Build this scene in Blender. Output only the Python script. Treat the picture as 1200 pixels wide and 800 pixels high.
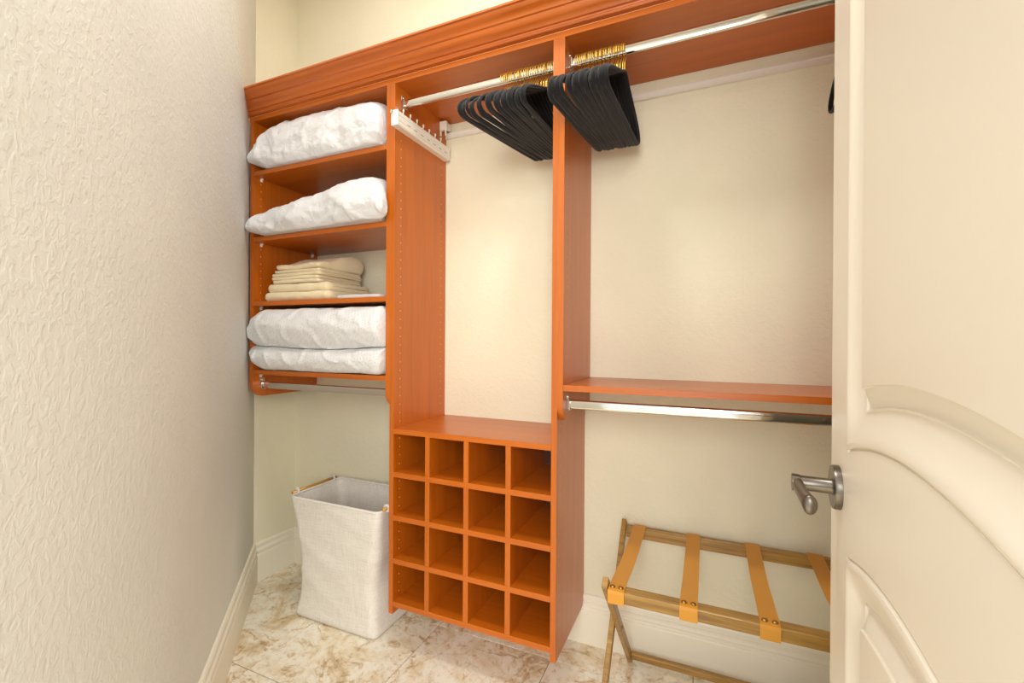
import bpy, bmesh, math, random
from mathutils import Vector, Matrix, noise, Euler

SC = bpy.context.scene
for o in list(bpy.data.objects):
    bpy.data.objects.remove(o)
COL = SC.collection
random.seed(7)
PI = math.pi
EYE = Vector((1.061, -1.3482, 1.1589))

# ------------------------------------------------------------------ camera
cam = bpy.data.cameras.new('camera')
cam.sensor_width = 36.0
cam.lens = 525.57 / 1200 * 36
cam.clip_start = 0.02
camo = bpy.data.objects.new('camera', cam)
COL.objects.link(camo)
camo.matrix_world = (Matrix.Translation(EYE) @ Matrix.Rotation(0.4093, 4, 'Z')
                     @ Matrix.Rotation(PI / 2 - 0.0024, 4, 'X') @ Matrix.Rotation(0.0059, 4, 'Z'))
SC.camera = camo

# ------------------------------------------------------------------ light
SC.view_settings.view_transform = 'Standard'
SC.view_settings.look = 'None'
SC.view_settings.gamma = 1.0
SC.view_settings.use_curve_mapping = False
SC.view_settings.exposure = 0.16

world = bpy.data.worlds.new('world')
SC.world = world
world.use_nodes = True
bg = world.node_tree.nodes['Background']
bg.inputs['Color'].default_value = (0.96, 0.99, 1.0, 1)
bg.inputs['Strength'].default_value = 1.2


def area_light(name, loc, target, size, power, color, shape='DISK', size_y=None):
    d = bpy.data.lights.new(name, 'AREA')
    d.shape = shape
    d.size = size
    if size_y:
        d.size_y = size_y
    d.energy = power
    d.color = color
    o = bpy.data.objects.new(name, d)
    COL.objects.link(o)
    o.location = loc
    o.rotation_euler = (Vector(target) - Vector(loc)).to_track_quat('-Z', 'Y').to_euler()
    return o


# the closet's own ceiling lamp (its housing is built with the ceiling) ; the second lamp and the hallway light are added, unseen fill
area_light('closet_lamp_and_fill', (0.60, -0.60, 2.925), (0.60, -0.60, 0.0), 0.24, 12.0, (0.98, 0.99, 0.985))
area_light('closet_lamp_and_fill', (-0.22, -0.36, 2.925), (-0.22, -0.36, 0.0), 0.24, 2.0, (1.0, 0.985, 0.97))  # added lamp without a known source, brightens the left side
area_light('hallway_fill', (1.85, -2.75, 1.72), (0.15, 0.0, 0.60), 2.6, 124.0, (0.98, 0.995, 0.96), 'RECTANGLE', 1.4)  # added fill behind the camera; stands for no known window


# ------------------------------------------------------------------ materials
def lin(r, g, b):
    f = lambda c: (c / 255) / 12.92 if c / 255 <= 0.04045 else ((c / 255 + 0.055) / 1.055) ** 2.4
    return (f(r), f(g), f(b), 1)


class Mat:
    def __init__(self, name, base=(200, 200, 200), rough=0.6, metal=0.0, coat=0.0, spec=0.5, sheen=0.0):
        self.m = bpy.data.materials.new(name)
        self.m.use_nodes = True
        self.t = self.m.node_tree
        self.b = self.t.nodes['Principled BSDF']
        self.b.inputs['Base Color'].default_value = lin(*base)
        self.b.inputs['Roughness'].default_value = rough
        self.b.inputs['Metallic'].default_value = metal
        self.b.inputs['Coat Weight'].default_value = coat
        self.b.inputs['Specular IOR Level'].default_value = spec
        self.b.inputs['Sheen Weight'].default_value = sheen

    def n(self, kind, **kw):
        nd = self.t.nodes.new(kind)
        for k, v in kw.items():
            if k in nd.inputs:
                nd.inputs[k].default_value = v
            else:
                setattr(nd, k, v)
        return nd

    def link(self, a, b):
        self.t.links.new(a, b)

    def coords(self, scale=(1, 1, 1), rot=(0, 0, 0), random_shift=False):
        tc = self.n('ShaderNodeTexCoord')
        mp = self.n('ShaderNodeMapping')
        mp.inputs['Scale'].default_value = scale
        mp.inputs['Rotation'].default_value = rot
        self.link(tc.outputs['Object'], mp.inputs['Vector'])
        if random_shift:
            oi = self.n('ShaderNodeObjectInfo')
            mul = self.n('ShaderNodeVectorMath', operation='SCALE')
            mul.inputs[0].default_value = (13.0, 29.0, 7.0)
            self.link(oi.outputs['Random'], mul.inputs['Scale'])
            self.link(mul.outputs['Vector'], mp.inputs['Location'])
        return mp.outputs['Vector']

    def noise(self, vec, scale, detail=4, rough=0.5, dist=0.0):
        nd = self.n('ShaderNodeTexNoise')
        nd.inputs['Scale'].default_value = scale
        nd.inputs['Detail'].default_value = detail
        nd.inputs['Roughness'].default_value = rough
        nd.inputs['Distortion'].default_value = dist
        self.link(vec, nd.inputs['Vector'])
        return nd.outputs['Fac']

    def ramp(self, fac, stops, interp='LINEAR'):
        nd = self.n('ShaderNodeValToRGB')
        cr = nd.color_ramp
        cr.interpolation = interp
        while len(cr.elements) < len(stops):
            cr.elements.new(0.5)
        for e, (p, c) in zip(cr.elements, stops):
            e.position = p
            e.color = c if len(c) == 4 else lin(*c)
        self.link(fac, nd.inputs['Fac'])
        return nd.outputs['Color']

    def mix(self, fac, a, b, blend='MIX'):
        nd = self.n('ShaderNodeMix', data_type='RGBA', blend_type=blend)
        ins = [s for s in nd.inputs if s.enabled]
        for sock, v in zip(ins, (fac, a, b)):
            if hasattr(v, 'is_output'):
                self.link(v, sock)
            elif isinstance(v, (int, float)):
                sock.default_value = v
            else:
                sock.default_value = v if len(v) == 4 else lin(*v)
        return [s for s in nd.outputs if s.enabled][0]

    def color(self, sock):
        self.link(sock, self.b.inputs['Base Color'])

    def bump(self, height, strength=0.3, dist=0.01):
        nd = self.n('ShaderNodeBump')
        nd.inputs['Strength'].default_value = strength
        nd.inputs['Distance'].default_value = dist
        self.link(height, nd.inputs['Height'])
        self.link(nd.outputs['Normal'], self.b.inputs['Normal'])


def wall_paint(name, base, amount):
    m = Mat(name, base, 0.75, spec=0.3)
    v = m.coords()
    a = m.noise(v, 58, 3, 0.55, 0.6)
    blot = m.ramp(a, [(0.43, (0, 0, 0, 1)), (0.60, (1, 1, 1, 1))])
    fine = m.noise(v, 240, 2, 0.5)
    h = m.mix(0.18, blot, fine)
    m.bump(h, amount, 0.004)
    tone = m.noise(v, 3.0, 3, 0.5)
    c = m.ramp(tone, [(0.3, tuple(int(x * 0.975) for x in base)), (0.7, base)])
    m.color(c)
    return m.m


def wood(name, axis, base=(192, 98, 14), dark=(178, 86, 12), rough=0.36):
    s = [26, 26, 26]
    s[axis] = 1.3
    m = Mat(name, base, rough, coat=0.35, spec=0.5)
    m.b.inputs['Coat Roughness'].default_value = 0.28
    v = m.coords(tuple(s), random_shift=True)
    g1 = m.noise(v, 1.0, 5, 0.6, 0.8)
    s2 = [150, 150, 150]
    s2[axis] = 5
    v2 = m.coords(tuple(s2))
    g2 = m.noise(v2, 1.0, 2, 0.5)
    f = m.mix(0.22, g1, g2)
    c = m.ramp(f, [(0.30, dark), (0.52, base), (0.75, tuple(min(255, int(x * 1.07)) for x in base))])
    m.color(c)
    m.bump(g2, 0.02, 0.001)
    return m.m


M = {}
WALL = (232, 231, 223)
M['wall'] = wall_paint('cream_textured_wall_paint', WALL, 0.20)
M['wall_back'] = wall_paint('cream_textured_wall_paint_warm_light', (241, 233, 207), 0.2)  # same paint as the other walls, with warm bounce light put into the colour
M['ceiling'] = wall_paint('ceiling_paint', (244, 238, 226), 0.3)
M['trim'] = Mat('semi_gloss_trim_paint', (245, 237, 218), 0.38, spec=0.5).m
M['door'] = Mat('door_paint', (238, 230, 212), 0.36, spec=0.5).m
M['wood_x'] = wood('cherry_laminate_along_x', 0)
M['wood_z'] = wood('cherry_laminate_upright', 2)
M['wood_edge'] = wood('cherry_edge_band', 2, (214, 106, 52), (200, 94, 44), 0.32)
M['wood_crown'] = wood('cherry_crown', 0, (192, 98, 28), (170, 80, 22), 0.30)
M['wood_back'] = wood('shade_dark_backing', 2, (88, 40, 18), (74, 32, 14), 0.6)  # the cubbies' deep shade is put into this dark brown
M['chrome'] = Mat('chrome', (225, 222, 216), 0.09, 1.0).m
M['nickel'] = Mat('satin_nickel', (122, 114, 104), 0.33, 1.0).m
M['white_plastic'] = Mat('white_plastic', (240, 234, 222), 0.4).m
M['peg'] = Mat('peg_hole_liner', (232, 176, 130), 0.6).m
M['slot'] = Mat('dark_slot', (110, 96, 80), 0.7).m
M['gold'] = Mat('brass_wire', (250, 206, 96), 0.32, 0.75).m
M['rivet'] = Mat('aged_brass', (176, 142, 84), 0.35, 1.0).m
m = Mat('black_velvet', (22, 20, 21), 0.85, spec=0.2, sheen=0.18)
v = m.coords()
m.bump(m.noise(v, 700, 2), 0.25, 0.001)
M['velvet'] = m.m

m = Mat('white_cotton', (224, 222, 222), 0.8, spec=0.25, sheen=0.15)
v = m.coords()
m.bump(m.noise(v, 20, 4, 0.55, 1.2), 0.6, 0.014)
M['cotton'] = m.m

m = Mat('dotted_white_cotton', (240, 238, 236), 0.85, spec=0.2, sheen=0.15)
v = m.coords((105, 105, 105), (0.5, 0.3, 0.75))
vo = m.n('ShaderNodeTexVoronoi')
vo.inputs['Scale'].default_value = 1.0
vo.inputs['Randomness'].default_value = 0.12
m.link(v, vo.inputs['Vector'])
m.color(m.ramp(vo.outputs['Distance'], [(0.16, (205, 203, 206)), (0.34, (228, 226, 225))]))
v2 = m.coords()
m.bump(m.noise(v2, 22, 4, 0.55, 0.8), 0.4, 0.012)
M['dotted'] = m.m

m = Mat('cream_sheet', (238, 220, 184), 0.8, spec=0.25, sheen=0.15)
v = m.coords()
m.bump(m.noise(v, 30, 4, 0.6, 0.5), 0.3, 0.008)
M['cream'] = m.m

m = Mat('hamper_linen', (232, 225, 216), 0.85, spec=0.2, sheen=0.1)
va = m.coords((420, 420, 14))
vb = m.coords((16, 16, 420))
na = m.noise(va, 1.0, 2, 0.6)
nb = m.noise(vb, 1.0, 2, 0.6)
s = m.mix(0.5, na, nb)
m.color(m.ramp(s, [(0.36, (220, 212, 202)), (0.52, (235, 229, 220)), (0.66, (242, 237, 230))]))
m.bump(s, 0.25, 0.001)
M['linen'] = m.m

m = Mat('travertine_tile', (226, 205, 170), 0.36, spec=0.5)
v = m.coords((1, 1, 1), (0, 0, 0.5), True)
big = m.noise(v, 5.5, 6, 0.62, 1.6)
vein = m.noise(v, 9.0, 8, 0.72, 2.4)
spk = m.noise(v, 46, 4, 0.6)
c1 = m.ramp(big, [(0.30, (214, 190, 150)), (0.42, (238, 222, 192)), (0.53, (250, 242, 224)), (0.8, (252, 247, 234))])
c2 = m.ramp(vein, [(0.34, (170, 134, 90)), (0.40, (214, 188, 150)), (0.47, (255, 255, 255))])
c = m.mix(0.75, c1, c2, 'MULTIPLY')
c3 = m.ramp(spk, [(0.3, (205, 190, 165)), (0.5, (255, 255, 255))])
m.color(m.mix(0.5, c, c3, 'MULTIPLY'))
m.bump(vein, 0.08, 0.003)
M['tile'] = m.m
M['grout'] = Mat('floor_grout', (176, 150, 112), 0.9).m

m = Mat('rack_wood', (170, 122, 62), 0.4, coat=0.15)
v = m.coords((6, 90, 90))
g = m.noise(v, 1.0, 4, 0.6, 0.5)
m.color(m.ramp(g, [(0.3, (132, 94, 40)), (0.55, (168, 126, 58)), (0.8, (190, 148, 76))]))
M['rack_wood'] = m.m
m = Mat('tan_leather', (214, 148, 50), 0.45, spec=0.45)
v = m.coords()
m.bump(m.noise(v, 300, 3), 0.08, 0.001)
M['leather'] = m.m
M['handle_wood'] = Mat('gilded_handle', (206, 154, 70), 0.35, 0.3).m
M['lamp_glass'] = Mat('frosted_glass', (250, 246, 238), 0.5).m
M['lamp_trim'] = Mat('lamp_trim_white', (244, 240, 232), 0.4).m


# ------------------------------------------------------------------ mesh helpers (all take world coordinates)
class MB:
    def __init__(self):
        self.bm = bmesh.new()
        self.smooth_faces = []

    def box(self, x0, x1, y0, y1, z0, z1, bevel=0.0, mat=0):
        vs = [self.bm.verts.new((x, y, z)) for x in (x0, x1) for y in (y0, y1) for z in (z0, z1)]
        fs = [(0, 1, 3, 2), (4, 6, 7, 5), (0, 4, 5, 1), (2, 3, 7, 6), (0, 2, 6, 4), (1, 5, 7, 3)]
        faces = [self.bm.faces.new([vs[i] for i in f]) for f in fs]
        for f in faces:
            f.material_index = mat
        if bevel:
            es = list({e for f in faces for e in f.edges})
            bmesh.ops.bevel(self.bm, geom=es, offset=bevel, segments=2, affect='EDGES', profile=0.5)
        return self

    def beam(self, a, b, w, h, up=(0, 0, 1), bevel=0.0):
        """bar from a to b; w across (sideways), h along up"""
        a, b = Vector(a), Vector(b)
        d = (b - a).normalized()
        side = d.cross(Vector(up)).normalized()
        u = side.cross(d).normalized()
        vs = []
        for p in (a, b):
            for i in (-1, 1):
                for j in (-1, 1):
                    vs.append(self.bm.verts.new(p + side * w / 2 * i + u * h / 2 * j))
        fs = [(0, 1, 3, 2), (4, 6, 7, 5), (0, 4, 5, 1), (2, 3, 7, 6), (0, 2, 6, 4), (1, 5, 7, 3)]
        faces = [self.bm.faces.new([vs[i] for i in f]) for f in fs]
        if bevel:
            es = list({e for f in faces for e in f.edges})
            bmesh.ops.bevel(self.bm, geom=es, offset=bevel, segments=2, affect='EDGES', profile=0.5)
        return self

    def prism(self, pts, axis, a, b, mat=0, smooth=False):
        """closed outline pts (2-D) pushed along axis 0/1/2 from a to b"""
        def place(p, t):
            q = list(p)
            q.insert(axis, t)
            return q
        r0 = [self.bm.verts.new(place(p, a)) for p in pts]
        r1 = [self.bm.verts.new(place(p, b)) for p in pts]
        n = len(pts)
        for i in range(n):
            f = self.bm.faces.new((r0[i], r0[(i + 1) % n], r1[(i + 1) % n], r1[i]))
            f.smooth = smooth
            f.material_index = mat
        for r in (r0, r1):
            f = self.bm.faces.new(r)
            f.material_index = mat
        return self

    def loft(self, rings, closed=True, caps=True, smooth=True, mat=0):
        R = [[self.bm.verts.new(p) for p in r] for r in rings]
        n = len(R[0])
        for a, b in zip(R, R[1:]):
            for i in range(n if closed else n - 1):
                f = self.bm.faces.new((a[i], a[(i + 1) % n], b[(i + 1) % n], b[i]))
                f.smooth = smooth
                f.material_index = mat
        if caps and closed:
            for r in (R[0], R[-1]):
                f = self.bm.faces.new(r)
                f.smooth = smooth
                f.material_index = mat
        return self

    def tube(self, path, rad, seg=8, closed=False, ry=None, up=None):
        P = [Vector(p) for p in path]
        n = len(P)
        rings = []
        prev = Vector(up) if up else None
        for i, p in enumerate(P):
            if closed:
                t = (P[(i + 1) % n] - P[i - 1]).normalized()
            else:
                t = (P[min(i + 1, n - 1)] - P[max(i - 1, 0)]).normalized()
            if prev is None:
                prev = Vector((0, 0, 1)) if abs(t.z) < 0.9 else Vector((0, 1, 0))
            s = t.cross(prev).normalized()
            u = s.cross(t).normalized()
            if not up:
                prev = u
            r2 = ry or rad
            rings.append([p + s * rad * math.cos(2 * PI * k / seg) + u * r2 * math.sin(2 * PI * k / seg) for k in range(seg)])
        if closed:
            rings.append(rings[0])
            self.loft(rings, True, False)
            bmesh.ops.remove_doubles(self.bm, verts=self.bm.verts[:], dist=1e-6)
        else:
            self.loft(rings, True, True)
        return self

    def lathe(self, prof, origin, axis, seg=24):
        """prof: (radius, along); axis: unit vector"""
        ax = Vector(axis).normalized()
        e1 = ax.orthogonal().normalized()
        e2 = ax.cross(e1)
        o = Vector(origin)
        rings = [[o + ax * h + (e1 * math.cos(2 * PI * k / seg) + e2 * math.sin(2 * PI * k / seg)) * max(r, 1e-5)
                  for k in range(seg)] for r, h in prof]
        return self.loft(rings, True, True)

    def build(self, name, mats, parent=None, kind=None, sharp=None):
        bmesh.ops.recalc_face_normals(self.bm, faces=self.bm.faces[:])
        me = bpy.data.meshes.new(name)
        origin = parent.matrix_world.translation.copy() if parent else None
        if origin is not None:
            bmesh.ops.translate(self.bm, verts=self.bm.verts[:], vec=-origin)
        self.bm.to_mesh(me)
        self.bm.free()
        for mm in (mats if isinstance(mats, (list, tuple)) else [mats]):
            me.materials.append(mm)
        if sharp:
            me.set_sharp_from_angle(angle=math.radians(sharp))
        o = bpy.data.objects.new(name, me)
        COL.objects.link(o)
        if parent:
            o.parent = parent
        if kind:
            o['kind'] = kind
        return o


WORLD_OF = {}


def thing(name, label, cat, loc, group=None):
    o = bpy.data.objects.new(name, None)
    COL.objects.link(o)
    o.location = loc
    o.empty_display_size = 0.05
    o.matrix_world = Matrix.Translation(loc)
    o['label'] = label
    o['category'] = cat
    if group:
        o['group'] = group
    return o


def tag(o, label, cat, group=None):
    o['label'] = label
    o['category'] = cat
    if group:
        o['group'] = group
    return o


def sub(mb, name, mat, part, **kw):
    """a sub-part: the part's origin is its thing's origin, so build against the thing and re-parent"""
    o = mb.build(name, mat, part.parent, **kw)
    o.parent = part
    return o


# ------------------------------------------------------------------ the setting
D = 0.3555                       # panel depth, back wall face at y = D
XL, XR = -0.911, 1.60
CORNER_Y = 0.121                 # where the angled wall starts
CEIL = 2.95
YF = -1.255                       # room side of the front wall
s45 = 1 / math.sqrt(2)

# floor: grout bed and stone tiles
MB().box(-1.2, 1.8, -3.4, 0.6, -0.06, -0.004).build('floor', M['grout'], kind='structure')
floor = bpy.data.objects['floor']
P = 0.478
tile_x0, tile_y0 = -0.408, -0.272
tb = MB().box(0.0015, P - 0.0015, 0.0015, P - 0.0015, -0.004, 0.0, 0.0012)
tb.bm.verts.ensure_lookup_table()
proto = tb.build('tile', M['tile'], floor)
first = True
for i in range(-2, 5):
    for j in range(-6, 2):
        x, y = tile_x0 + i * P, tile_y0 + j * P
        if x + y + P < -1.5 and y > -1.3:
            continue
        o = proto if first else proto.copy()
        if not first:
            COL.objects.link(o)
            o.parent = floor
        o.location = (x, y, 0)
        first = False

# walls
mb = MB().box(XL - 0.12, XR + 0.12, D, D + 0.12, 0, CEIL)
mb.build('wall_back', M['wall_back'], kind='structure')
MB().box(XL - 0.12, XL, CORNER_Y - 0.03, D, 0, CEIL).build('wall_corner', M['wall_back'], kind='structure')
ax, ay = XL, CORNER_Y
L45 = 1.98
bx, by = ax + L45 * s45, ay - L45 * s45
MB().prism([(ax, ay), (bx, by), (bx - 0.09, by - 0.09), (ax - 0.09, ay - 0.09)], 2, 0, CEIL).build('wall_left', M['wall'], kind='structure')
MB().box(XR, XR + 0.12, YF - 0.12, D, 0, CEIL).build('wall_right', M['wall'], kind='structure')
DX0, DX1 = 0.42, 1.25            # doorway
mb = MB().box(DX1, XR, YF - 0.12, YF, 0, CEIL).box(DX0 - 0.10, DX1, YF - 0.12, YF, 2.50, CEIL)
mb.build('wall_front', M['wall'], kind='structure')
MB().box(XL - 0.12, XR + 0.12, YF - 0.12, D + 0.12, CEIL, CEIL + 0.1).build('ceiling', M['ceiling'], kind='structure')


# baseboards
BB = [(0, 0), (0.018, 0), (0.018, 0.124), (0.0165, 0.127), (0.0125, 0.129), (0.0125, 0.138), (0.0165, 0.141), (0.0175, 0.145), (0.0160, 0.151),
      (0.0120, 0.156), (0.0085, 0.158), (0.0085, 0.167), (0.0115, 0.169), (0.0118, 0.174), (0.0095, 0.180), (0.006, 0.184), (0, 0.184)]


def baseboard(name, a, b, nrm, ext0=0.0, ext1=0.0):
    """runs from a to b on the floor, thickness towards nrm; ext: how far each end runs on per unit of thickness (mitre)"""
    a, b = Vector((*a, 0)), Vector((*b, 0))
    n = Vector((*nrm, 0)).normalized()
    d = (b - a).normalized()
    r0 = [a + n * t - d * ext0 * t + Vector((0, 0, z)) for t, z in BB]
    r1 = [b + n * t + d * ext1 * t + Vector((0, 0, z)) for t, z in BB]
    MB().loft([r0, r1], True, True, smooth=False).build(name, M['trim'], kind='structure')


t8 = math.tan(math.radians(22.5))
baseboard('baseboard_left', (bx, by), (ax, ay), (1, 1), 0, -t8)
baseboard('baseboard_corner', (ax, ay), (XL, D), (1, 0), -t8, -1)
baseboard('baseboard_back', (XL, D), (XR, D), (0, -1), -1, -1)
baseboard('baseboard_right', (XR, D), (XR, YF), (-1, 0), -1, 0)

# recessed lamp housings in the ceiling; the left one only goes with the added fill
for lx, ly, lb in ((0.60, -0.60, 'round white recessed ceiling lamp over the middle of the closet floor'), (-0.22, -0.36, 'round white recessed ceiling lamp added for fill near the angled wall')):
    lamp = thing('ceiling_lamp', lb, 'lamp', (lx, ly, CEIL), 'recessed ceiling lamps')
    MB().lathe([(0.145, 0.0), (0.145, -0.006), (0.138, -0.012), (0.128, -0.012), (0.124, -0.002), (0.124, 0.0)], (lx, ly, CEIL), (0, 0, 1), 40).build('trim_ring', M['lamp_trim'], lamp)
    MB().lathe([(0.0, -0.004), (0.123, -0.004), (0.123, 0.0), (0.0, 0.0)], (lx, ly, CEIL), (0, 0, 1), 40).build('diffuser', M['lamp_glass'], lamp)

# ------------------------------------------------------------------ the door
XD = 1.248
door = bpy.data.objects.new('door_1', None)
COL.objects.link(door)
door.location = (XD, -0.4755, 0)
door.matrix_world = Matrix.Translation(door.location)
door['kind'] = 'structure'
door['label'] = 'cream moulded two-panel door standing open at the right'
YE, YH = -0.4755, -1.2375         # latch edge, hinge edge
YC = (YE + YH) / 2
ZT, ZB = 2.44, 0.012
PROF = [(0.0, 0.0), (0.0015, 0.0), (0.0025, -0.0025), (0.0045, -0.0025), (0.0055, 0.0022), (0.0085, 0.0036), (0.0125, 0.0034), (0.0175, 0.0012),
        (0.026, -0.0040), (0.036, -0.0088), (0.045, -0.0112), (0.0475, -0.0112), (0.0490, -0.0098), (0.0505, -0.0100), (0.0515, -0.0125), (0.0540, -0.0128), (0.060, -0.0104),
        (0.0665, -0.0064), (0.0725, -0.0034), (0.0735, -0.0032), (0.0740, 0.0004), (0.0765, 0.0008)]
PROF = [(a * 1.04, b) for a, b in PROF]
HALF = 0.381 - 0.1146
NS = 28


def panel_loop(d, zb, rb, zt, rt):
    """outline of a door panel, offset inward by d; arched (rising in the middle) bottom of radius rb / top of radius rt (None: straight)"""
    h = HALF - d
    pts = []
    R = (rb + d) if rb else None
    for k in range(NS + 1):                       # bottom, from the latch side to the hinge side
        y = h - 2 * h * k / NS
        z = zb + d if not R else (zb - rb) + math.sqrt(R * R - y * y)
        pts.append((y, z))
    R = (rt - d) if rt else None
    top = []
    for k in range(NS + 1):
        y = -h + 2 * h * k / NS
        z = zt - d if not R else (zt - rt) + math.sqrt(R * R - y * y)
        top.append((y, z))
    for k in range(1, NS):                        # up the hinge side
        pts.append((-h, pts[NS][1] + (top[0][1] - pts[NS][1]) * k / NS))
    pts += top
    for k in range(1, NS):
        pts.append((h, top[-1][1] + (pts[0][1] - top[-1][1]) * k / NS))
    return pts


Q = 0.1895
PANELS = [dict(zb=1.0425, rb=0.93, zt=2.31, rt=0.95), dict(zb=0.235, rb=None, zt=0.903, rt=0.90)]
# slab: face towards the closet with two openings, filled by bridging around; built as boxes of stile and rails with arched cut-outs
mb = MB()
loops = [panel_loop(0, **q) for q in PANELS]


def face_strip(mb, low, high, x):
    """quads between two chains of equal length given as (y,z)"""
    a = [mb.bm.verts.new((x, YC + y, z)) for y, z in low]
    b = [mb.bm.verts.new((x, YC + y, z)) for y, z in high]
    for i in range(len(a) - 1):
        mb.bm.faces.new((a[i], a[i + 1], b[i + 1], b[i]))


for X in (XD, XD + 0.036):
    HY = (YE - YH) / 2
    up, lo = loops
    up_bot, lo_bot = up[:NS + 1], lo[:NS + 1]
    up_top = up[2 * NS:3 * NS + 1][::-1]
    lo_top = lo[2 * NS:3 * NS + 1][::-1]
    face_strip(mb, lo_top, up_bot, X)
    face_strip(mb, [(y, ZB) for y, z in lo_bot], lo_bot, X)
    face_strip(mb, up_top, [(y, ZT) for y, z in up_top], X)
    for sgn in (1, -1):
        ys = sorted((sgn * HALF, sgn * HY))
        zs = [ZB, lo_bot[0][1], lo_top[0][1], up_bot[0][1], up_top[0][1], ZT]
        face_strip(mb, [(ys[0], z) for z in zs], [(ys[1], z) for z in zs], X)
x0, x1 = XD, XD + 0.036
for q in ([(x0, YE, ZB), (x0, YE, ZT), (x1, YE, ZT), (x1, YE, ZB)], [(x0, YH, ZB), (x0, YH, ZT), (x1, YH, ZT), (x1, YH, ZB)],
          [(x0, YE, ZB), (x0, YH, ZB), (x1, YH, ZB), (x1, YE, ZB)], [(x0, YE, ZT), (x0, YH, ZT), (x1, YH, ZT), (x1, YE, ZT)]):
    mb.bm.faces.new([mb.bm.verts.new(p) for p in q])
bmesh.ops.remove_doubles(mb.bm, verts=mb.bm.verts[:], dist=1e-5)
mb.build('door_slab', M['door'], door)
for q, nm in zip(PANELS, ('upper', 'lower')):
    mb = MB()
    for X, sg in ((XD, -1), (XD + 0.036, 1)):
        rings = [[(X + sg * hgt, YC + y, z) for y, z in panel_loop(d, **q)] for d, hgt in PROF]
        mb.loft(rings, True, False, smooth=True)
        last = panel_loop(PROF[-1][0], **q)
        low = last[:NS + 1]
        top = last[2 * NS:3 * NS + 1][::-1]
        face_strip(mb, low, top, X + sg * PROF[-1][1])
    bmesh.ops.remove_doubles(mb.bm, verts=mb.bm.verts[:], dist=1e-5)
    mb.build('door_panel', M['door'], door, sharp=40)
# lever handle
HYc, HZ = YE - 0.060, 0.9415
hb = MB().lathe([(0.0, 0.0), (0.0325, 0.0), (0.0325, 0.0065), (0.0315, 0.009), (0.0, 0.009)], (XD, HYc, HZ), (-1, 0, 0), 40)
hd = hb.build('door_handle', M['nickel'], door, sharp=35)
sub(MB().lathe([(0.013, 0.008), (0.0122, 0.0095), (0.0112, 0.011), (0.0112, 0.049), (0.0118, 0.0495), (0.0122, 0.051), (0.0128, 0.057), (0.0128, 0.0605), (0.0, 0.0605)],
               (XD, HYc, HZ), (-1, 0, 0), 28), 'handle_neck', M['nickel'], hd, sharp=35)
lv = []
for k in range(16):
    t = min(1.0, k / 12)
    tip = max(0, k - 12) / 3
    y = HYc + 0.010 - 0.098 * t - 0.0050 * math.sin(tip * PI / 2)
    x = XD - 0.0535 + 0.006 * t ** 2
    z = HZ - 0.001 - 0.005 * t ** 1.6
    cap = math.cos(tip * PI / 2 * 0.97)
    r = (0.0095 + 0.0012 * t ** 4) * cap if k else 0.0075
    rz = (0.0095 + 0.0042 * t ** 4) * cap if k else 0.0075
    lv.append([(x + r * 0.85 * math.cos(2 * PI * i / 18), y, z + rz * math.sin(2 * PI * i / 18)) for i in range(18)])
sub(MB().loft(lv), 'handle_lever', M['nickel'], hd, sharp=60)
# edge latch plate and hinges
MB().box(XD + 0.008, XD + 0.030, YE - 0.001, YE + 0.0012, HZ - 0.028, HZ + 0.028, 0.0005).build('latch_plate', M['nickel'], door)
for zc in (0.28, 1.2, 2.16):
    MB().tube([(XD - 0.004, YH - 0.004, zc - 0.045), (XD - 0.004, YH - 0.004, zc + 0.045)], 0.006, 12).build('hinge', M['nickel'], door)
door.rotation_euler = (0, 0, math.radians(-3))
# jamb of the doorway
mb = MB().box(DX1 - 0.010, DX1 + 0.004, YF - 0.13, YF + 0.01, 0, 2.48).box(DX0 - 0.1, DX1, YF - 0.13, YF + 0.01, 2.466, 2.50)
mb.box(DX1, DX1 + 0.085, YF, YF + 0.018, 0, 2.53)
mb.build('trim_1', M['trim'], kind='structure')

# ------------------------------------------------------------------ closet carcass
T = 0.019
W = 0.6125
ZTOP = 2.1065                    # underside of the long top shelf
YB = D - 0.0015                  # back edge of panels


def board_x(x0, x1, z0, z1, y0=0.0, y1=None, bev=0.0008):
    return MB().box(x0, x1, y0, YB if y1 is None else y1, z0, z1, bev)


def pegs(part, x, face, zs, ys=(0.037, 0.318)):
    """little shelf-pin holes along the panel, each a shallow ring-like dimple"""
    mb = MB()
    for y in ys:
        for z in zs:
            mb.lathe([(0.0, 0.0004), (0.0018, 0.0004), (0.0027, 0.0001)], (x, y, z), (face, 0, 0), 8)
    return sub(mb, 'peg_holes', M['peg'], part, kind='stuff')


def rounded_panel(x0, x1, z_bot, z_top, r):
    pts = [(0.0, z_top), (0.0, z_bot + r)]
    for k in range(1, 12):
        a = PI / 2 * k / 12
        pts.append((r - r * math.cos(a), z_bot + r - r * math.sin(a)))
    pts += [(r, z_bot), (YB, z_bot), (YB, z_top)]
    return MB().prism(pts, 0, x0, x1)


def zrange(a, b, first):
    z = first
    out = []
    while z < b:
        if z > a:
            out.append(z)
        z += 0.032
    return out


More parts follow.
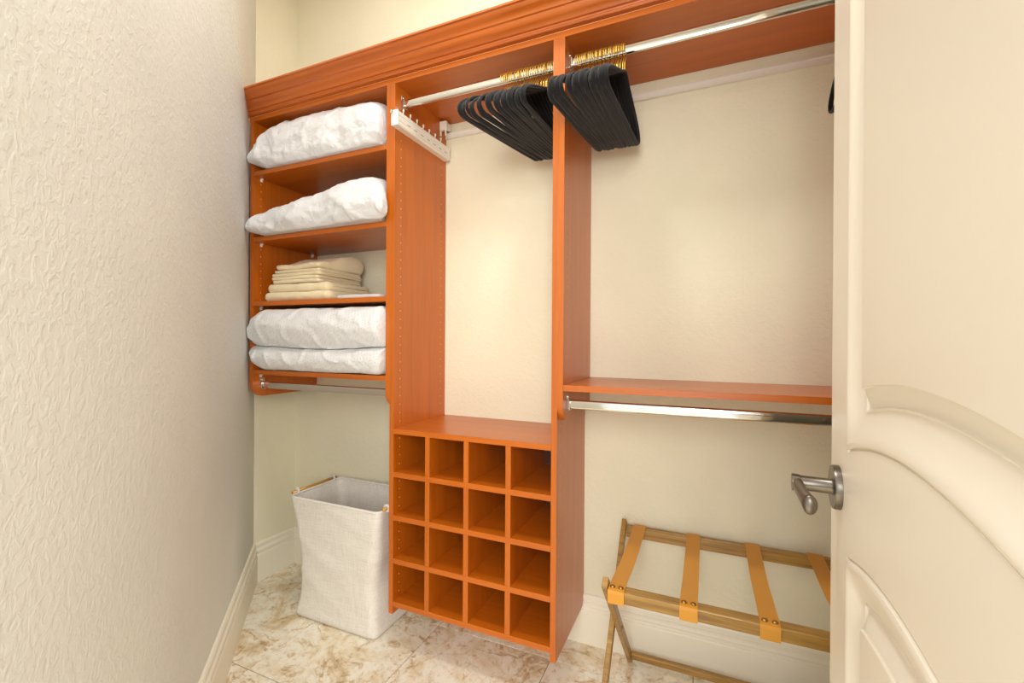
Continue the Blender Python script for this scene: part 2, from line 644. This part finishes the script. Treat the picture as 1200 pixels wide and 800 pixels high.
# long top shelf with its crown moulding
top = thing('closet_top', 'long cherry top shelf of the closet with a stepped crown moulding', 'shelf', (0.4, 0.1, ZTOP))
xe = XR - 0.002
MB().prism([(-0.785, 0.0), (xe, 0.0), (xe, YB), (-0.785, YB)], 2, ZTOP, ZTOP + T).build('shelf_board', M['wood_x'], top)
CZ = ZTOP + T
CP = [(0.0, 0.0005), (0.0165, 0.0005), (0.0190, 0.003), (0.0195, 0.006), (0.018, 0.009), (0.0165, 0.0105), (0.0175, 0.0145), (0.0235, 0.016), (0.0255, 0.019),
      (0.029, 0.023), (0.034, 0.026), (0.040, 0.030), (0.045, 0.036), (0.0475, 0.042), (0.0535, 0.0435), (0.055, 0.047), (0.0585, 0.051),
      (0.064, 0.054), (0.071, 0.0565), (0.076, 0.060), (0.079, 0.064), (0.0805, 0.067), (0.0875, 0.068), (0.0875, 0.0745), (0.0, 0.0745)]
r0 = [(-0.7885 + t, -t, CZ + z) for t, z in CP]        # cut where it meets the angled wall
r1 = [(xe, -t, CZ + z) for t, z in CP]
MB().loft([r0, r1], True, True, smooth=False).build('crown_molding', M['wood_crown'], top, sharp=30)

# shelf tower at the left
ZS = [1.8885, 1.6015, 1.321, 1.0237]
XA, XB = -0.7602, -2 * T
tower = thing('shelf_tower', 'cherry shelf tower with four shelves at the left of the closet', 'shelving', ((XA + XB) / 2, 0.1, 0.905))
pl = rounded_panel(XA - T, XA, 0.905, ZTOP, 0.055).build('side_panel', M['wood_z'], tower)
pr = rounded_panel(XB, XB + T, 0.905, ZTOP, 0.055).build('side_panel', M['wood_z'], tower)
pegs(pl, XA, 1, zrange(0.93, 2.09, 0.9475))
pegs(pr, XB, -1, zrange(0.93, 2.09, 0.9475))
for z in ZS:
    sh = board_x(XA + 0.0004, XB - 0.0004, z - T, z, 0.0005).build('shelf', M['wood_x'], tower)
    for x, f in ((XA, 1), (XB, -1)):
        for y in (0.037, 0.318):
            pin = MB().lathe([(0.0, 0.0), (0.004, 0.0), (0.004, 0.012), (0.0, 0.012)], (x, y, z - T - 0.004), (f, 0, 0), 10)
            pin.box(min(x, x + f * 0.006), max(x, x + f * 0.006), y - 0.005, y + 0.005, z - T - 0.015, z - T - 0.0003, 0.001)
            sub(pin, 'shelf_pin', M['white_plastic'], sh)

# middle unit with the cubbies
ZP = 0.1433
cub = thing('cubby_unit', 'tall cherry middle unit with sixteen square shoe cubbies at its foot', 'shelving', (W / 2, 0.1, ZP))
pa = MB().box(-T, 0, 0, YB, ZP, ZTOP, 0.0008).build('side_panel', M['wood_z'], cub)
pb = MB().box(W, W + T, 0, YB, ZP, ZTOP, 0.0008).build('side_panel', M['wood_z'], cub)
pegs(pa, 0.0, 1, zrange(0.2, 1.93, 0.148) + zrange(2.0, 2.09, 0.148))
pegs(pb, W, -1, zrange(0.2, 1.93, 0.148))
pegs(pb, W + T, 1, zrange(0.17, 0.89, 0.148))
for k in range(5):
    z = 0.1895 + 0.16 * k
    board_x(0.0003, W - 0.0003, z - T, z, 0.0005).build('cubby_shelf', M['wood_x'], cub)
cw = (W - 3 * T) / 4
for k in range(4):
    for i in range(3):
        x = cw * (i + 1) + T * i
        z = 0.1895 + 0.16 * k
        MB().box(x, x + T, 0.0008, YB - 0.006, z + 0.0002, z + 0.16 - T - 0.0002, 0.0006).build('cubby_divider', M['wood_z'], cub)
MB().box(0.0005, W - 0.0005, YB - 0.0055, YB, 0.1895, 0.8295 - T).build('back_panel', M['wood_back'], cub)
# white hanging bracket of this unit, at the back under the top shelf
mb = MB().box(0.0005, 0.034, 0.298, 0.312, 2.060, 2.098, 0.002).box(0.024, 0.034, 0.306, 0.338, 2.066, 2.094, 0.002)
mb.box(0.004, 0.009, 0.296, 0.304, 2.035, 2.062, 0.001).box(0.026, 0.031, 0.300, 0.308, 2.035, 2.062, 0.001)
mb.build('wall_bracket', M['white_plastic'], cub)

# right unit
XC, XE = W + 2 * T, XR - T - 0.003
ru = thing('right_shelf_unit', 'cherry right unit with one low shelf above a chrome rod', 'shelving', ((XC + XE) / 2, 0.1, 0.903))
q = rounded_panel(XC - T, XC, 0.903, ZTOP, 0.055).build('side_panel', M['wood_z'], ru)
q2 = rounded_panel(XE, XE + T, 0.903, ZTOP, 0.055).build('side_panel', M['wood_z'], ru)
pegs(q, XC, 1, zrange(0.96, 2.09, 0.9475))
pegs(q2, XE, -1, zrange(0.96, 2.09, 0.9475))
board_x(XC + 0.0004, XE - 0.0004, 1.0204 - T, 1.0204, 0.0005).build('shelf', M['wood_x'], ru)


# wall rails
def rail(x0, x1, label):
    pts = [(D - 0.001, 2.041), (D - 0.012, 2.041), (D - 0.012, 2.045), (D - 0.009, 2.047), (D - 0.009, 2.060), (D - 0.012, 2.062),
           (D - 0.012, 2.066), (D - 0.001, 2.066)]
    tag(MB().prism(pts, 0, x0, x1).build('wall_rail', M['white_plastic']), label, 'rail', None)


rail(0.001, W - 0.001, 'white wall rail behind the middle hangers, below the top shelf')
rail(XC + 0.001, XE - 0.001, 'long white wall rail at the back of the right section, below the top shelf')


# hanging rods: oval chrome tube in two end brackets
def rod(x0, x1, z, label, y=0.046):
    r = thing('hanging_rod', label, 'rod', ((x0 + x1) / 2, y, z))
    N = 24
    ring = lambda x: [(x, y + 0.0075 * math.copysign(abs(math.cos(2 * PI * k / N)) ** 0.8, math.cos(2 * PI * k / N)),
                       z + 0.0150 * math.copysign(abs(math.sin(2 * PI * k / N)) ** 0.62, math.sin(2 * PI * k / N))) for k in range(N)]
    MB().loft([ring(x0 + 0.003), ring(x1 - 0.003)]).build('rod_tube', M['chrome'], r, sharp=50)
    for x, f in ((x0, 1), (x1, -1)):
        b = MB()
        xs = sorted((x + f * 0.0002, x + f * 0.003))
        b.box(xs[0], xs[1], y - 0.011, y + 0.011, z - 0.019, z + 0.031, 0.001)
        xs = sorted((x + f * 0.0002, x + f * 0.013))
        b.box(xs[0], xs[1], y - 0.0115, y - 0.0085, z - 0.018, z + 0.012, 0.0008)
        b.box(xs[0], xs[1], y + 0.0085, y + 0.0115, z - 0.018, z + 0.012, 0.0008)
        b.box(xs[0], xs[1], y - 0.0115, y + 0.0115, z - 0.0185, z - 0.0153, 0.0008)
        b.lathe([(0.0, 0.0), (0.004, 0.0), (0.004, 0.006), (0.0, 0.0065)], (x, y, z + 0.024), (f, 0, 0), 10)
        b.build('rod_bracket', M['chrome'], r)
    return r


ZR_HI, ZR_LO = 2.0485, 0.9555
rod(XA, XB, ZR_LO, 'short chrome rod under the shelf tower, above the hamper')
rod(0.0, W, ZR_HI, 'chrome rod in the middle section that carries the left bunch of hangers')
rod(XC, XE, ZR_HI, 'upper chrome rod of the right section, ending behind the door')
rod(XC, XE, ZR_LO, 'lower chrome rod under the right shelf, above the luggage rack')

# sliding tie rack on the left wall of the middle section
tr = thing('tie_rack', 'white sliding tie rack with pegs on the middle unit, below the rod', 'rack', (0.017, 0.15, 1.94))
pts = [(0.0005, 1.940), (0.026, 1.940), (0.030, 1.944), (0.030, 1.952), (0.028, 1.954), (0.028, 1.957), (0.030, 1.959), (0.030, 1.972), (0.028, 1.974),
       (0.028, 1.977), (0.030, 1.979), (0.030, 1.990), (0.026, 1.994), (0.0005, 1.994)]
MB().prism([(a, b) for a, b in pts], 1, -0.018, 0.338).build('rail_body', M['white_plastic'], tr)
MB().box(0.0005, 0.031, -0.024, -0.018, 1.939, 1.995, 0.002).build('end_cap', M['white_plastic'], tr)
MB().lathe([(0, 0), (0.005, 0), (0.006, 0.004), (0.004, 0.012), (0, 0.013)], (0.008, -0.024, 1.985), (0, -1, 0), 14).build('pull_knob', M['chrome'], tr)
for k in range(7):
    y = 0.035 + 0.043 * k
    MB().box(0.0296, 0.0304, y, y + 0.018, 1.961, 1.963).build('slot', M['slot'], tr)
    p = MB().tube([(0.010, y, 1.993), (0.010, y, 2.010), (0.0115, y - 0.001, 2.020)], 0.0022, 10)
    p.lathe([(0, -0.002), (0.0030, -0.001), (0.0038, 0.005), (0.0030, 0.010), (0, 0.012)], (0.0113, y, 2.014), (0, 0, 1), 10)
    p.build('peg', M['white_plastic'], tr)


# ------------------------------------------------------------------ hangers
def make_hanger():
    r = bpy.data.objects.new('clothes_hanger', None)
    COL.objects.link(r)
    r.empty_display_size = 0.03
    half = [(0.0, -0.084), (0.012, -0.086), (0.028, -0.096), (0.055, -0.110), (0.095, -0.127), (0.130, -0.141), (0.160, -0.154),
            (0.182, -0.165), (0.199, -0.177), (0.211, -0.189), (0.217, -0.202), (0.2155, -0.2145), (0.207, -0.223), (0.194, -0.2275), (0.12, -0.2285), (0.05, -0.2285)]
    full = half + [(0.0, -0.2285)] + [(-y, z) for y, z in half[:0:-1]]
    b = MB()
    b.tube([(0, y, z) for y, z in full], 0.0036, 8, True, 0.0066, up=(1, 0, 0))
    # tube(): 'up' is kept fixed, so the section's second radius lies along x
    b.bm.verts.ensure_lookup_table()
    body = b.build('hanger_body', M['velvet'], None)
    body.parent = r
    hk = []
    for k in range(15):                         # over the rod, from the front tip to the back
        a = math.radians(215 - 235 * k / 14)
        hk.append((0, 0.0205 * math.cos(a), -0.0205 + 0.0002 + 0.0205 * math.sin(a)))
    hk += [(0, 0.0165, -0.034), (0, 0.010, -0.042), (0, 0.004, -0.049), (0, 0.0005, -0.057), (0, 0, -0.070), (0, 0, -0.084)]
    h = MB().tube(hk, 0.0019, 8, False, up=(1, 0, 0)).build('hook', M['gold'], None)
    h.parent = r
    return r


def dup(root):
    c = root.copy()
    COL.objects.link(c)
    for ch in list(root.children):
        d = ch.copy()
        COL.objects.link(d)
        d.parent = c
    return c


hp = make_hanger()
used = [False]


def place_hanger(x, yaw, tilt, label, group):
    o = dup(hp) if used[0] else hp
    used[0] = True
    o.location = (x, 0.046, ZR_HI + 0.0150 + 0.0017)
    o.rotation_euler = (tilt, 0, yaw)
    o['label'] = label
    o['category'] = 'hanger'
    o['group'] = group
    return o


n = 22
for i in range(n):
    t = i / (n - 1)
    x = 0.422 + 0.172 * t + (random.uniform(-0.003, 0.003) if i else 0)
    yaw = -0.23 + 0.15 * t + random.uniform(-0.05, 0.05)
    if i == 0:
        lb = 'black velvet hanger with brass hook, outermost left of the middle bunch'
    else:
        lb = 'black velvet hanger with brass hook in the bunch on the middle rod'
    place_hanger(x, yaw, random.uniform(-0.02, 0.02), lb, 'black hangers on the middle rod' if i else 'end hangers of the bunches')
n = 23
for i in range(n):
    t = i / (n - 1)
    x = 0.678 + 0.150 * t + random.uniform(-0.0025, 0.0025)
    yaw = -0.13 + 0.11 * t + random.uniform(-0.045, 0.045)
    if i == n - 1:
        lb = 'black velvet hanger with brass hook, outermost right of the right-hand bunch'
    else:
        lb = 'black velvet hanger with brass hook in the bunch beside the unit in the right section'
    place_hanger(x, yaw, random.uniform(-0.02, 0.02), lb, 'black hangers on the upper right rod' if i < n - 1 else 'end hangers of the bunches')
place_hanger(1.397, 0.0, 0.0, 'lone black hanger far right, mostly hidden behind the open door', 'end hangers of the bunches')


# ------------------------------------------------------------------ bedding
def fbm(x, y, z, s=0.0, octv=3):
    v, a, f = 0.0, 1.0, 1.0
    for _ in range(octv):
        v += a * noise.noise(Vector((x * f + s, y * f + s * 1.7, z * f - s)))
        a *= 0.5
        f *= 2.1
    return v


def ridge(x, y, z, s):
    return 1 - min(1.0, abs(noise.noise(Vector((x + s, y - s, z + 2 * s)))) * 3.0)


def pillow(label, x0, x1, y0, y1, z0, height, seed, left_h, right_h, tilt_left=0.0):
    r = thing('pillow', label, 'pillow', ((x0 + x1) / 2, (y0 + y1) / 2, z0), None)
    NU, NV = 110, 60
    w, d = x1 - x0, y1 - y0
    mb = MB()

    def pt(i, j, side):
        u, v = -1 + 2 * i / NU, -1 + 2 * j / NV
        # rounded rim: more samples near the edges
        u2, v2 = math.sin(u * PI / 2), math.sin(v * PI / 2)
        prof = (max(0, 1 - abs(u2) ** 3.4) ** 0.60 if u2 < 0 else max(0, 1 - u2 ** 9) ** 0.40) * (max(0, 1 - abs(v2) ** 3.2) ** 0.46)
        asym = left_h + (right_h - left_h) * (0.5 + 0.5 * math.sin(max(-1, min(1, u2 * 1.25)) * PI / 2))
        x = (x0 + x1) / 2 + w / 2 * u2 * (1 - 0.05 * (1 - v2 * v2) ** 2)
        y = (y0 + y1) / 2 + d / 2 * v2 * (1 - 0.07 * (1 - u2 * u2) ** 2)
        h = height * asym
        rim = 0.30 * h * (0.4 + 0.6 * (1 - abs(u2) ** 6)) + 0.002
        if side > 0:
            z = z0 + rim + (h - rim) * prof
        else:
            z = z0 + max(0.001, rim * (1 - min(1.0, prof * 1.8)))
        wr = 0.012 * fbm(x * 7, y * 9, z * 9, seed, 3)
        rd = ridge(x * 6 + y * 7, y * 6 - x * 3, z * 8, seed) ** 3 * 0.008 + ridge(x * 13 - z * 9, y * 5, z * 15 + x * 4, seed + 3) ** 3 * 0.006
        k = (0.35 + 0.65 * (1 - prof)) if side > 0 else 0.2
        edge = min(1.0, (1 - max(abs(u2), abs(v2))) * 9)
        z2 = z + (wr + rd) * k * (edge if side < 0 else max(0.25, edge)) * (1 if side > 0 else 0)
        y2 = y - (wr * 1.2 + rd * 1.4) * (1 - prof) * (1 if v2 < 0 else 0.3)
        x2 = x + 0.5 * wr * (1 - prof)
        if height < 0.2 and y2 < -0.006 and u2 > 0.7:   # the corner swells past the panel edge
            x2 += 0.034 * min(1, (-0.006 - y2) / 0.02) * min(1, (u2 - 0.7) / 0.2)
        else:
            x2 = min(x2, XB - 0.003)
        x2 = max(x2, -0.784 - y2, XA + 0.002 if y2 > 0 else -9)
        return (x2, y2, min(max(z2, z0 + 0.0008), z0 + 0.2140))

    rings_t = [[pt(i, j, 1) for j in range(NV + 1)] for i in range(NU + 1)]
    rings_b = [[pt(i, j, -1) for j in range(NV + 1)] for i in range(NU + 1)]
    for i in range(NU + 1):                       # shared rim
        for j in (0, NV):
            rings_b[i][j] = rings_t[i][j]
    for j in range(NV + 1):
        for i in (0, NU):
            rings_b[i][j] = rings_t[i][j]
    mb.loft(rings_t, False, False)
    mb.loft(rings_b, False, False)
    bmesh.ops.remove_doubles(mb.bm, verts=mb.bm.verts[:], dist=1e-6)
    mb.build('pillow_body', M['cotton'], r)
    return r


pillow('plump white pillow on the top shelf of the tower', -0.752, -0.042, -0.045, 0.335, 1.889, 0.213, 3.1, 1.06, 1.0)
pillow('wrinkled white pillow on the second shelf, sagging over its front edge', -0.752, -0.042, -0.062, 0.335, 1.602, 0.198, 11.7, 0.66, 1.0)


def folded(name, label, cat, outline, x0, x1, seed, mat, wob=0.004, nx=60, end_round=0.02, skew=0.0, group=None, part='folded_cloth', zmin=None, end_curve=0.0, crease=1.0, droop=0.0, zmax=None):
    """cloth folded in layers: closed (y,z) outline drawn along x, softened at both ends and made uneven"""
    zc = sum(z for y, z in outline) / len(outline)
    yc = sum(y for y, z in outline) / len(outline)
    r = thing(name, label, cat, ((x0 + x1) / 2, yc, min(z for y, z in outline)), group)
    rings = []
    for i in range(nx + 1):
        t = i / nx
        e = min(t, 1 - t) * (x1 - x0)
        er = end_round if t < 0.5 else min(end_round, 0.030)
        k = 1.0 if e >= er else math.sqrt(max(0.0, 1 - (1 - e / er) ** 2))
        tt = 0.5 - 0.5 * math.cos(PI * t) if nx < 40 else t
        x = x0 + (x1 - x0) * t
        ring = []
        for y, z in outline:
            yy = yc + (y - yc) * (0.88 + 0.12 * k)
            zz = zc + (z - zc) * (0.55 + 0.45 * k)
            w1 = wob * fbm(x * 9, y * 9, z * 16, seed, 3)
            w2 = wob * 1.2 * ridge(x * 7 + z * 10, y * 6, z * 12 - x * 4, seed + 5) ** 3 * crease
            yy -= (w1 + w2) * 1.0 + skew * (x - x0)
            zz += 0.6 * w1
            xx = x + wob * 0.9 * fbm(z * 22, y * 7, x * 2, seed + 9, 2) - end_curve * ((z - zc) ** 2) * (1 if t > 0.5 else -1)
            if droop:                             # the upper lobe hangs lower towards the middle and right
                zz -= droop * math.exp(-((zz - zc + 0.012) / 0.035) ** 2) * (0.3 + 0.9 * math.sin(PI * min(1, t * 1.0)) ** 2)
            if zmax is not None:
                zz = min(zz, zmax)
            if zmin is not None:
                zz = max(zz, zmin)
            xx = max(xx, -0.784 - yy)
            ring.append((xx, yy, zz))
        rings.append(ring)
    MB().loft(rings, True, True).build(part, mat, r, sharp=70)
    return r


def arc(cx, cz, ry, rz, a0, a1, n):
    return [(cx + ry * math.cos(math.radians(a0 + (a1 - a0) * k / n)), cz + rz * math.sin(math.radians(a0 + (a1 - a0) * k / n))) for k in range(n + 1)]


def densify(pts, step):
    out = []
    for (a, b), (c, d) in zip(pts, pts[1:] + pts[:1]):
        L = math.hypot(c - a, d - b)
        m_ = max(1, int(L / step))
        for k in range(m_):
            out.append((a + (c - a) * k / m_, b + (d - b) * k / m_))
    return out


# comforter: one thick quilt folded over itself, the crease at the front
z0 = ZS[3] + 0.0006
o1 = [(0.33, z0), (0.05, z0)] + arc(0.022, z0 + 0.056, 0.055, 0.056, -100, -225, 14)[1:] + [(0.004, z0 + 0.106), (0.03, z0 + 0.110), (0.16, z0 + 0.116), (0.03, z0 + 0.1125), (0.002, z0 + 0.110)] \
    + arc(0.034, z0 + 0.186, 0.080, 0.077, -120, -262, 18) + [(0.15, z0 + 0.268), (0.30, z0 + 0.262)] + arc(0.29, z0 + 0.13, 0.045, 0.13, 88, -88, 12)
folded('comforter', 'thick white dotted comforter folded double on the lowest shelf', 'comforter', densify(o1, 0.006), -0.756, -0.042, 21.0, M['dotted'], 0.0075, 130, 0.085, zmin=z0, crease=0.9, droop=0.012, zmax=z0 + 0.2765)

# cream sheets: two thick folded ones below, thin flat ones above
z0 = ZS[2] + 0.0005


def slab(y0, y1, za, zb, layers=1):
    """outline of a folded sheet: rounded fold to the front, gathered edge at the back"""
    h = zb - za
    mid, g = (za + zb) / 2, 0.05 * h + 0.0006
    o = [(y1, za), (y0 + h / 2, za)] + arc(y0 + h * 0.45, mid, h * 0.45, h / 2, -90, -270, 8)[1:-1] + [(y0 + h / 2, zb), (y1 - 0.004, zb), (y1, zb - 0.15 * h)]
    o += [(y1, mid + g), (y1 - 0.10, mid + g * 0.8), (y0 + h * 0.55, mid + 0.0004), (y0 + h * 0.5, mid - 0.0004), (y1 - 0.10, mid - g * 0.8), (y1, mid - g)]
    return densify(o, 0.012)


grp = 'cream sheets on the third shelf'
folded('folded_sheet', 'thick cream folded sheet at the very bottom of its stack', 'sheet', slab(0.018, 0.285, z0, z0 + 0.039), -0.712, -0.345, 31, M['cream'], 0.004, 44, 0.016, zmin=z0)
folded('folded_sheet', 'thick cream folded sheet second from the bottom of its stack', 'sheet', slab(0.022, 0.275, z0 + 0.0375, z0 + 0.076), -0.703, -0.355, 37, M['cream'], 0.003, 44, 0.016, skew=-0.01)
zz = z0 + 0.0765
labels = ['thin cream pillowcase lowest of the five on the thick sheets', 'thin cream pillowcase second of the five on the thick sheets',
          'thin cream pillowcase third of the five on the thick sheets', 'thin cream pillowcase fourth of the five on the thick sheets']
for k, lb in enumerate(labels):
    h = 0.0145
    folded('folded_pillowcase', lb, 'pillowcase', slab(0.030 + random.uniform(-0.004, 0.006), 0.285, zz, zz + h), -0.682 + random.uniform(-0.008, 0.008) + 0.002 * k,
           -0.405 + random.uniform(-0.012, 0.006), 41 + k * 3, M['cream'], 0.0016, 44, 0.008)
    zz += h + 0.0004
# the topmost is puffed up towards the back
o1 = densify([(0.285, zz), (0.045, zz)] + arc(0.043, zz + 0.011, 0.011, 0.011, -100, -260, 6)[1:] + [(0.09, zz + 0.030), (0.15, zz + 0.056), (0.22, zz + 0.074), (0.27, zz + 0.070)] + arc(0.280, zz + 0.034, 0.018, 0.034, 80, -80, 8), 0.010)
folded('folded_pillowcase', 'rumpled cream pillowcase topmost on the stack of sheets', 'pillowcase', o1, -0.660, -0.400, 61, M['cream'], 0.005, 48, 0.012)
# white cloth lying behind
o1 = densify([(0.27, z0), (0.06, z0)] + arc(0.055, z0 + 0.009, 0.009, 0.009, -95, -265, 6)[1:] + [(0.15, z0 + 0.022), (0.26, z0 + 0.024)], 0.012)
folded('folded_cloth', 'small white folded cloth beside the cream sheets', 'cloth', o1, -0.335, -0.115, 71, M['cotton'], 0.003, 36, 0.02, zmin=z0)

# ------------------------------------------------------------------ hamper
hx0, hx1, hy0, hy1, hz = -0.548, -0.075, 0.010, 0.300, 0.497
hm = thing('laundry_hamper', 'off-white linen laundry hamper standing on the tiles under the tower', 'hamper', ((hx0 + hx1) / 2, (hy0 + hy1) / 2, 0))


def rrect(cx, cy, a, b, r, z, n=9, m_=12):
    pts = []
    for qx, qy, a0 in ((1, 1, 0), (-1, 1, 90), (-1, -1, 180), (1, -1, 270)):
        for k in range(n):
            t = math.radians(a0 + 90 * k / (n - 1))
            pts.append((cx + qx * (a - r) + r * math.cos(t), cy + qy * (b - r) + r * math.sin(t), z))
    out = []
    for p, q_ in zip(pts, pts[1:] + pts[:1]):
        L = math.hypot(q_[0] - p[0], q_[1] - p[1])
        k_ = max(1, int(L / 0.02))
        for k in range(k_):
            out.append(tuple(p[i] + (q_[i] - p[i]) * k / k_ for i in range(3)))
    return out


cx, cy, A, B = (hx0 + hx1) / 2, (hy0 + hy1) / 2, (hx1 - hx0) / 2, (hy1 - hy0) / 2


def hsec(z):
    """half sizes, centre shift and corner radius of the soft body at height z"""
    t = z / hz
    a = A * (0.845 + 0.155 * t ** 1.5)
    b = B * (0.90 + 0.10 * t)
    waist = math.exp(-((t - 0.42) / 0.22) ** 2)
    a -= 0.012 * waist
    b -= 0.006 * waist
    foot = math.exp(-(t / 0.10) ** 2)
    a += 0.016 * foot
    b += 0.010 * foot
    return a, b, cx + 0.000 + (1 - t) * 0.002, 0.022 + 0.022 * math.exp(-((t - 0.5) / 0.3) ** 2)


rings = []
NZ = 40
for i in range(NZ + 1):
    z = 0.003 + (hz - 0.003) * i / NZ
    a, b, c_, rr = hsec(z)
    t = z / hz
    if i == 0:
        a, b = a - 0.006, b - 0.006
    ring = rrect(c_, cy, a, b, rr, z)
    out = []
    for x, y, zz_ in rrect(cx, cy, A, B, 0.03, z)[:0] or ring:
        amp = 0.020 * math.sin(PI * min(1, t * 1.02)) ** 0.8
        w_ = amp * fbm(x * 3.4, y * 3.4, z * 4.2, 5.5, 2) + 0.006 * math.sin(PI * t) * ridge(x * 3 + z * 4, y * 3, z * 3, 2.2) ** 2
        dx_, dy_ = x - c_, y - cy
        L = math.hypot(dx_, dy_)
        out.append((x + dx_ / L * w_, y + dy_ / L * w_, zz_ if i else max(0.0015, 0.0025)))
    rings.append(out)
mb = MB()
# count per ring must agree: resample every ring to the same number of points
def resample(ring, n_):
    pts = [Vector(p) for p in ring]
    L = [0.0]
    for p, q_ in zip(pts, pts[1:] + pts[:1]):
        L.append(L[-1] + (q_ - p).length)
    out, j = [], 0
    for k in range(n_):
        s_ = L[-1] * k / n_
        while L[j + 1] < s_:
            j += 1
        f = (s_ - L[j]) / max(1e-9, L[j + 1] - L[j])
        out.append(pts[j].lerp(pts[(j + 1) % len(pts)], f))
    return out


rings = [resample(r_, 150) for r_ in rings]
inner = []
for r_ in rings[::-1]:
    inner.append([Vector((cx + (p.x - cx) * 0.975, cy + (p.y - cy) * 0.965, p.z if p.z > 0.01 else 0.008)) for p in r_])
mb.loft(rings, True, True)
mb.build('hamper_body', M['linen'], hm)
# hollow: inner lining
hb2 = MB()
hb2.loft([r_ for r_ in inner], True, False)
r_ = inner[-1]
hb2.bm.faces.new([hb2.bm.verts.new(p) for p in r_])
hb2.build('lining', M['linen'], hm)
body = [o for o in hm.children if o.name.startswith('hamper_body')][0]
bmx = bmesh.new()
bmx.from_mesh(body.data)
bmx.faces.ensure_lookup_table()
topf = max((f for f in bmx.faces if len(f.verts) > 10), key=lambda f: f.calc_center_median().z)
bmx.faces.remove(topf)
bmx.to_mesh(body.data)
bmx.free()
MB().tube([(p.x, p.y, hz) for p in resample(rrect(cx, cy, A - 0.003, B - 0.003, 0.024, hz), 120)], 0.0055, 8, True, up=(0, 0, 1)).build('rim', M['linen'], hm)
for x in (hx0 - 0.004, hx1 + 0.002):
    hr = MB().tube([(x, hy0 + 0.022, hz + 0.008), (x, hy1 - 0.022, hz + 0.008)], 0.0065, 14).build('handle_rod', M['handle_wood'], hm)
    for y in (hy0 + 0.045, hy1 - 0.045):
        pts = [(x + 0.0085 * math.cos(a_), y, hz + 0.008 + 0.0085 * math.sin(a_)) for a_ in [2 * PI * k / 14 for k in range(14)]]
        sub(MB().tube(pts, 0.0090, 8, True, 0.0014, up=(0, 1, 0)), 'strap_loop', M['cotton'], hr)

# ------------------------------------------------------------------ luggage rack
lr = thing('luggage_rack', 'folding wooden luggage rack with tan leather straps against the back wall', 'luggage rack', (1.1, 0.09, 0))
RX0, RX1 = 0.792, 1.432
YFR, YBR = -0.138, 0.312
for x, (ya, yb), off in ((RX0 + 0.022, (YFR, 0.318), 1), (RX1 - 0.022, (YFR, 0.318), 1), (RX0, (YBR, -0.145), 0), (RX1, (YBR, -0.145), 0)):
    d = Vector((0, yb - ya, -0.5)).normalized()
    a_ = Vector((x, ya, 0.508))
    b_ = Vector((x, yb, 0.008))
    lg = MB().beam(a_, b_, 0.016, 0.030, up=(0, 1, 0.3), bevel=0.002)
    for v_ in lg.bm.verts:                        # feet cut level with the floor
        if v_.co.z < 0.03:
            v_.co.z = max(0.0005, v_.co.z - 0.006) if v_.co.z > 0.006 else 0.0005
    lg.build('leg', M['rack_wood'], lr)
# top rails, each between its own pair of legs
fr = MB().box(RX0 + 0.030, RX1 - 0.030, YFR - 0.012, YFR + 0.024, 0.466, 0.497, 0.003).build('rail', M['rack_wood'], lr)
br = MB().box(RX0 + 0.008, RX1 - 0.008, YBR - 0.009, YBR + 0.011, 0.452, 0.492, 0.002).build('rail', M['rack_wood'], lr)
# stretchers low between the legs
MB().box(RX0 + 0.030, RX1 - 0.030, 0.280, 0.300, 0.030, 0.052, 0.003).build('stretcher', M['rack_wood'], lr)
MB().box(RX0 + 0.008, RX1 - 0.008, -0.112, -0.092, 0.045, 0.067, 0.003).build('stretcher', M['rack_wood'], lr)
# pivot pins where the legs cross
for x in (RX0 + 0.011, RX1 - 0.011):
    MB().tube([(x - 0.021, 0.089, 0.256), (x + 0.021, 0.089, 0.256)], 0.005, 12).build('pivot_pin', M['rivet'], lr)
for k, xs in enumerate((0.845, 1.024, 1.202, 1.376)):
    path = [(YFR - 0.0145, 0.464), (YFR - 0.0145, 0.472), (YFR - 0.0145, 0.490), (YFR - 0.013, 0.4975), (YFR - 0.006, 0.4995), (YFR + 0.024, 0.4993)]
    ns_ = 14
    for i in range(1, ns_):
        t = i / ns_
        path.append((YFR + 0.024 + (YBR - 0.009 - YFR - 0.024) * t, 0.4993 + (0.4945 - 0.4993) * t - 0.012 * math.sin(PI * t)))
    path += [(YBR - 0.009, 0.4943), (YBR + 0.009, 0.4943), (YBR + 0.0125, 0.4925), (YBR + 0.0135, 0.488), (YBR + 0.0135, 0.456)]
    th = 0.0022
    wob = lambda y: 0.0003 * math.sin(30 * y + k)
    top_, bot_ = [], []
    mb = MB()
    P2 = [Vector((p_[0], p_[1])) for p_ in path]
    rr = []
    for i, p_ in enumerate(P2):
        tan = (P2[min(i + 1, len(P2) - 1)] - P2[max(i - 1, 0)]).normalized()
        nn = Vector((-tan.y, tan.x))
        hw = 0.0212
        o_ = p_ + nn * th / 2
        i_ = p_ - nn * th / 2
        rr.append([(xs - hw + wob(p_.x), o_.x, o_.y), (xs + hw + wob(p_.x), o_.x, o_.y), (xs + hw + wob(p_.x), i_.x, i_.y), (xs - hw + wob(p_.x), i_.x, i_.y)])
    st = mb.loft(rr, True, True, smooth=False).build('strap', M['leather'], lr)
    # inner end of the strap folded under the rail
    for dx_ in (-0.011, 0.011):
        sub(MB().lathe([(0.0075, 0.0), (0.0072, 0.0018), (0.0052, 0.0038), (0.0024, 0.0047), (0, 0.005)], (xs + dx_, YFR + 0.002, 0.5004), (0, 0, 1), 14),
            'rivet', M['rivet'], st)
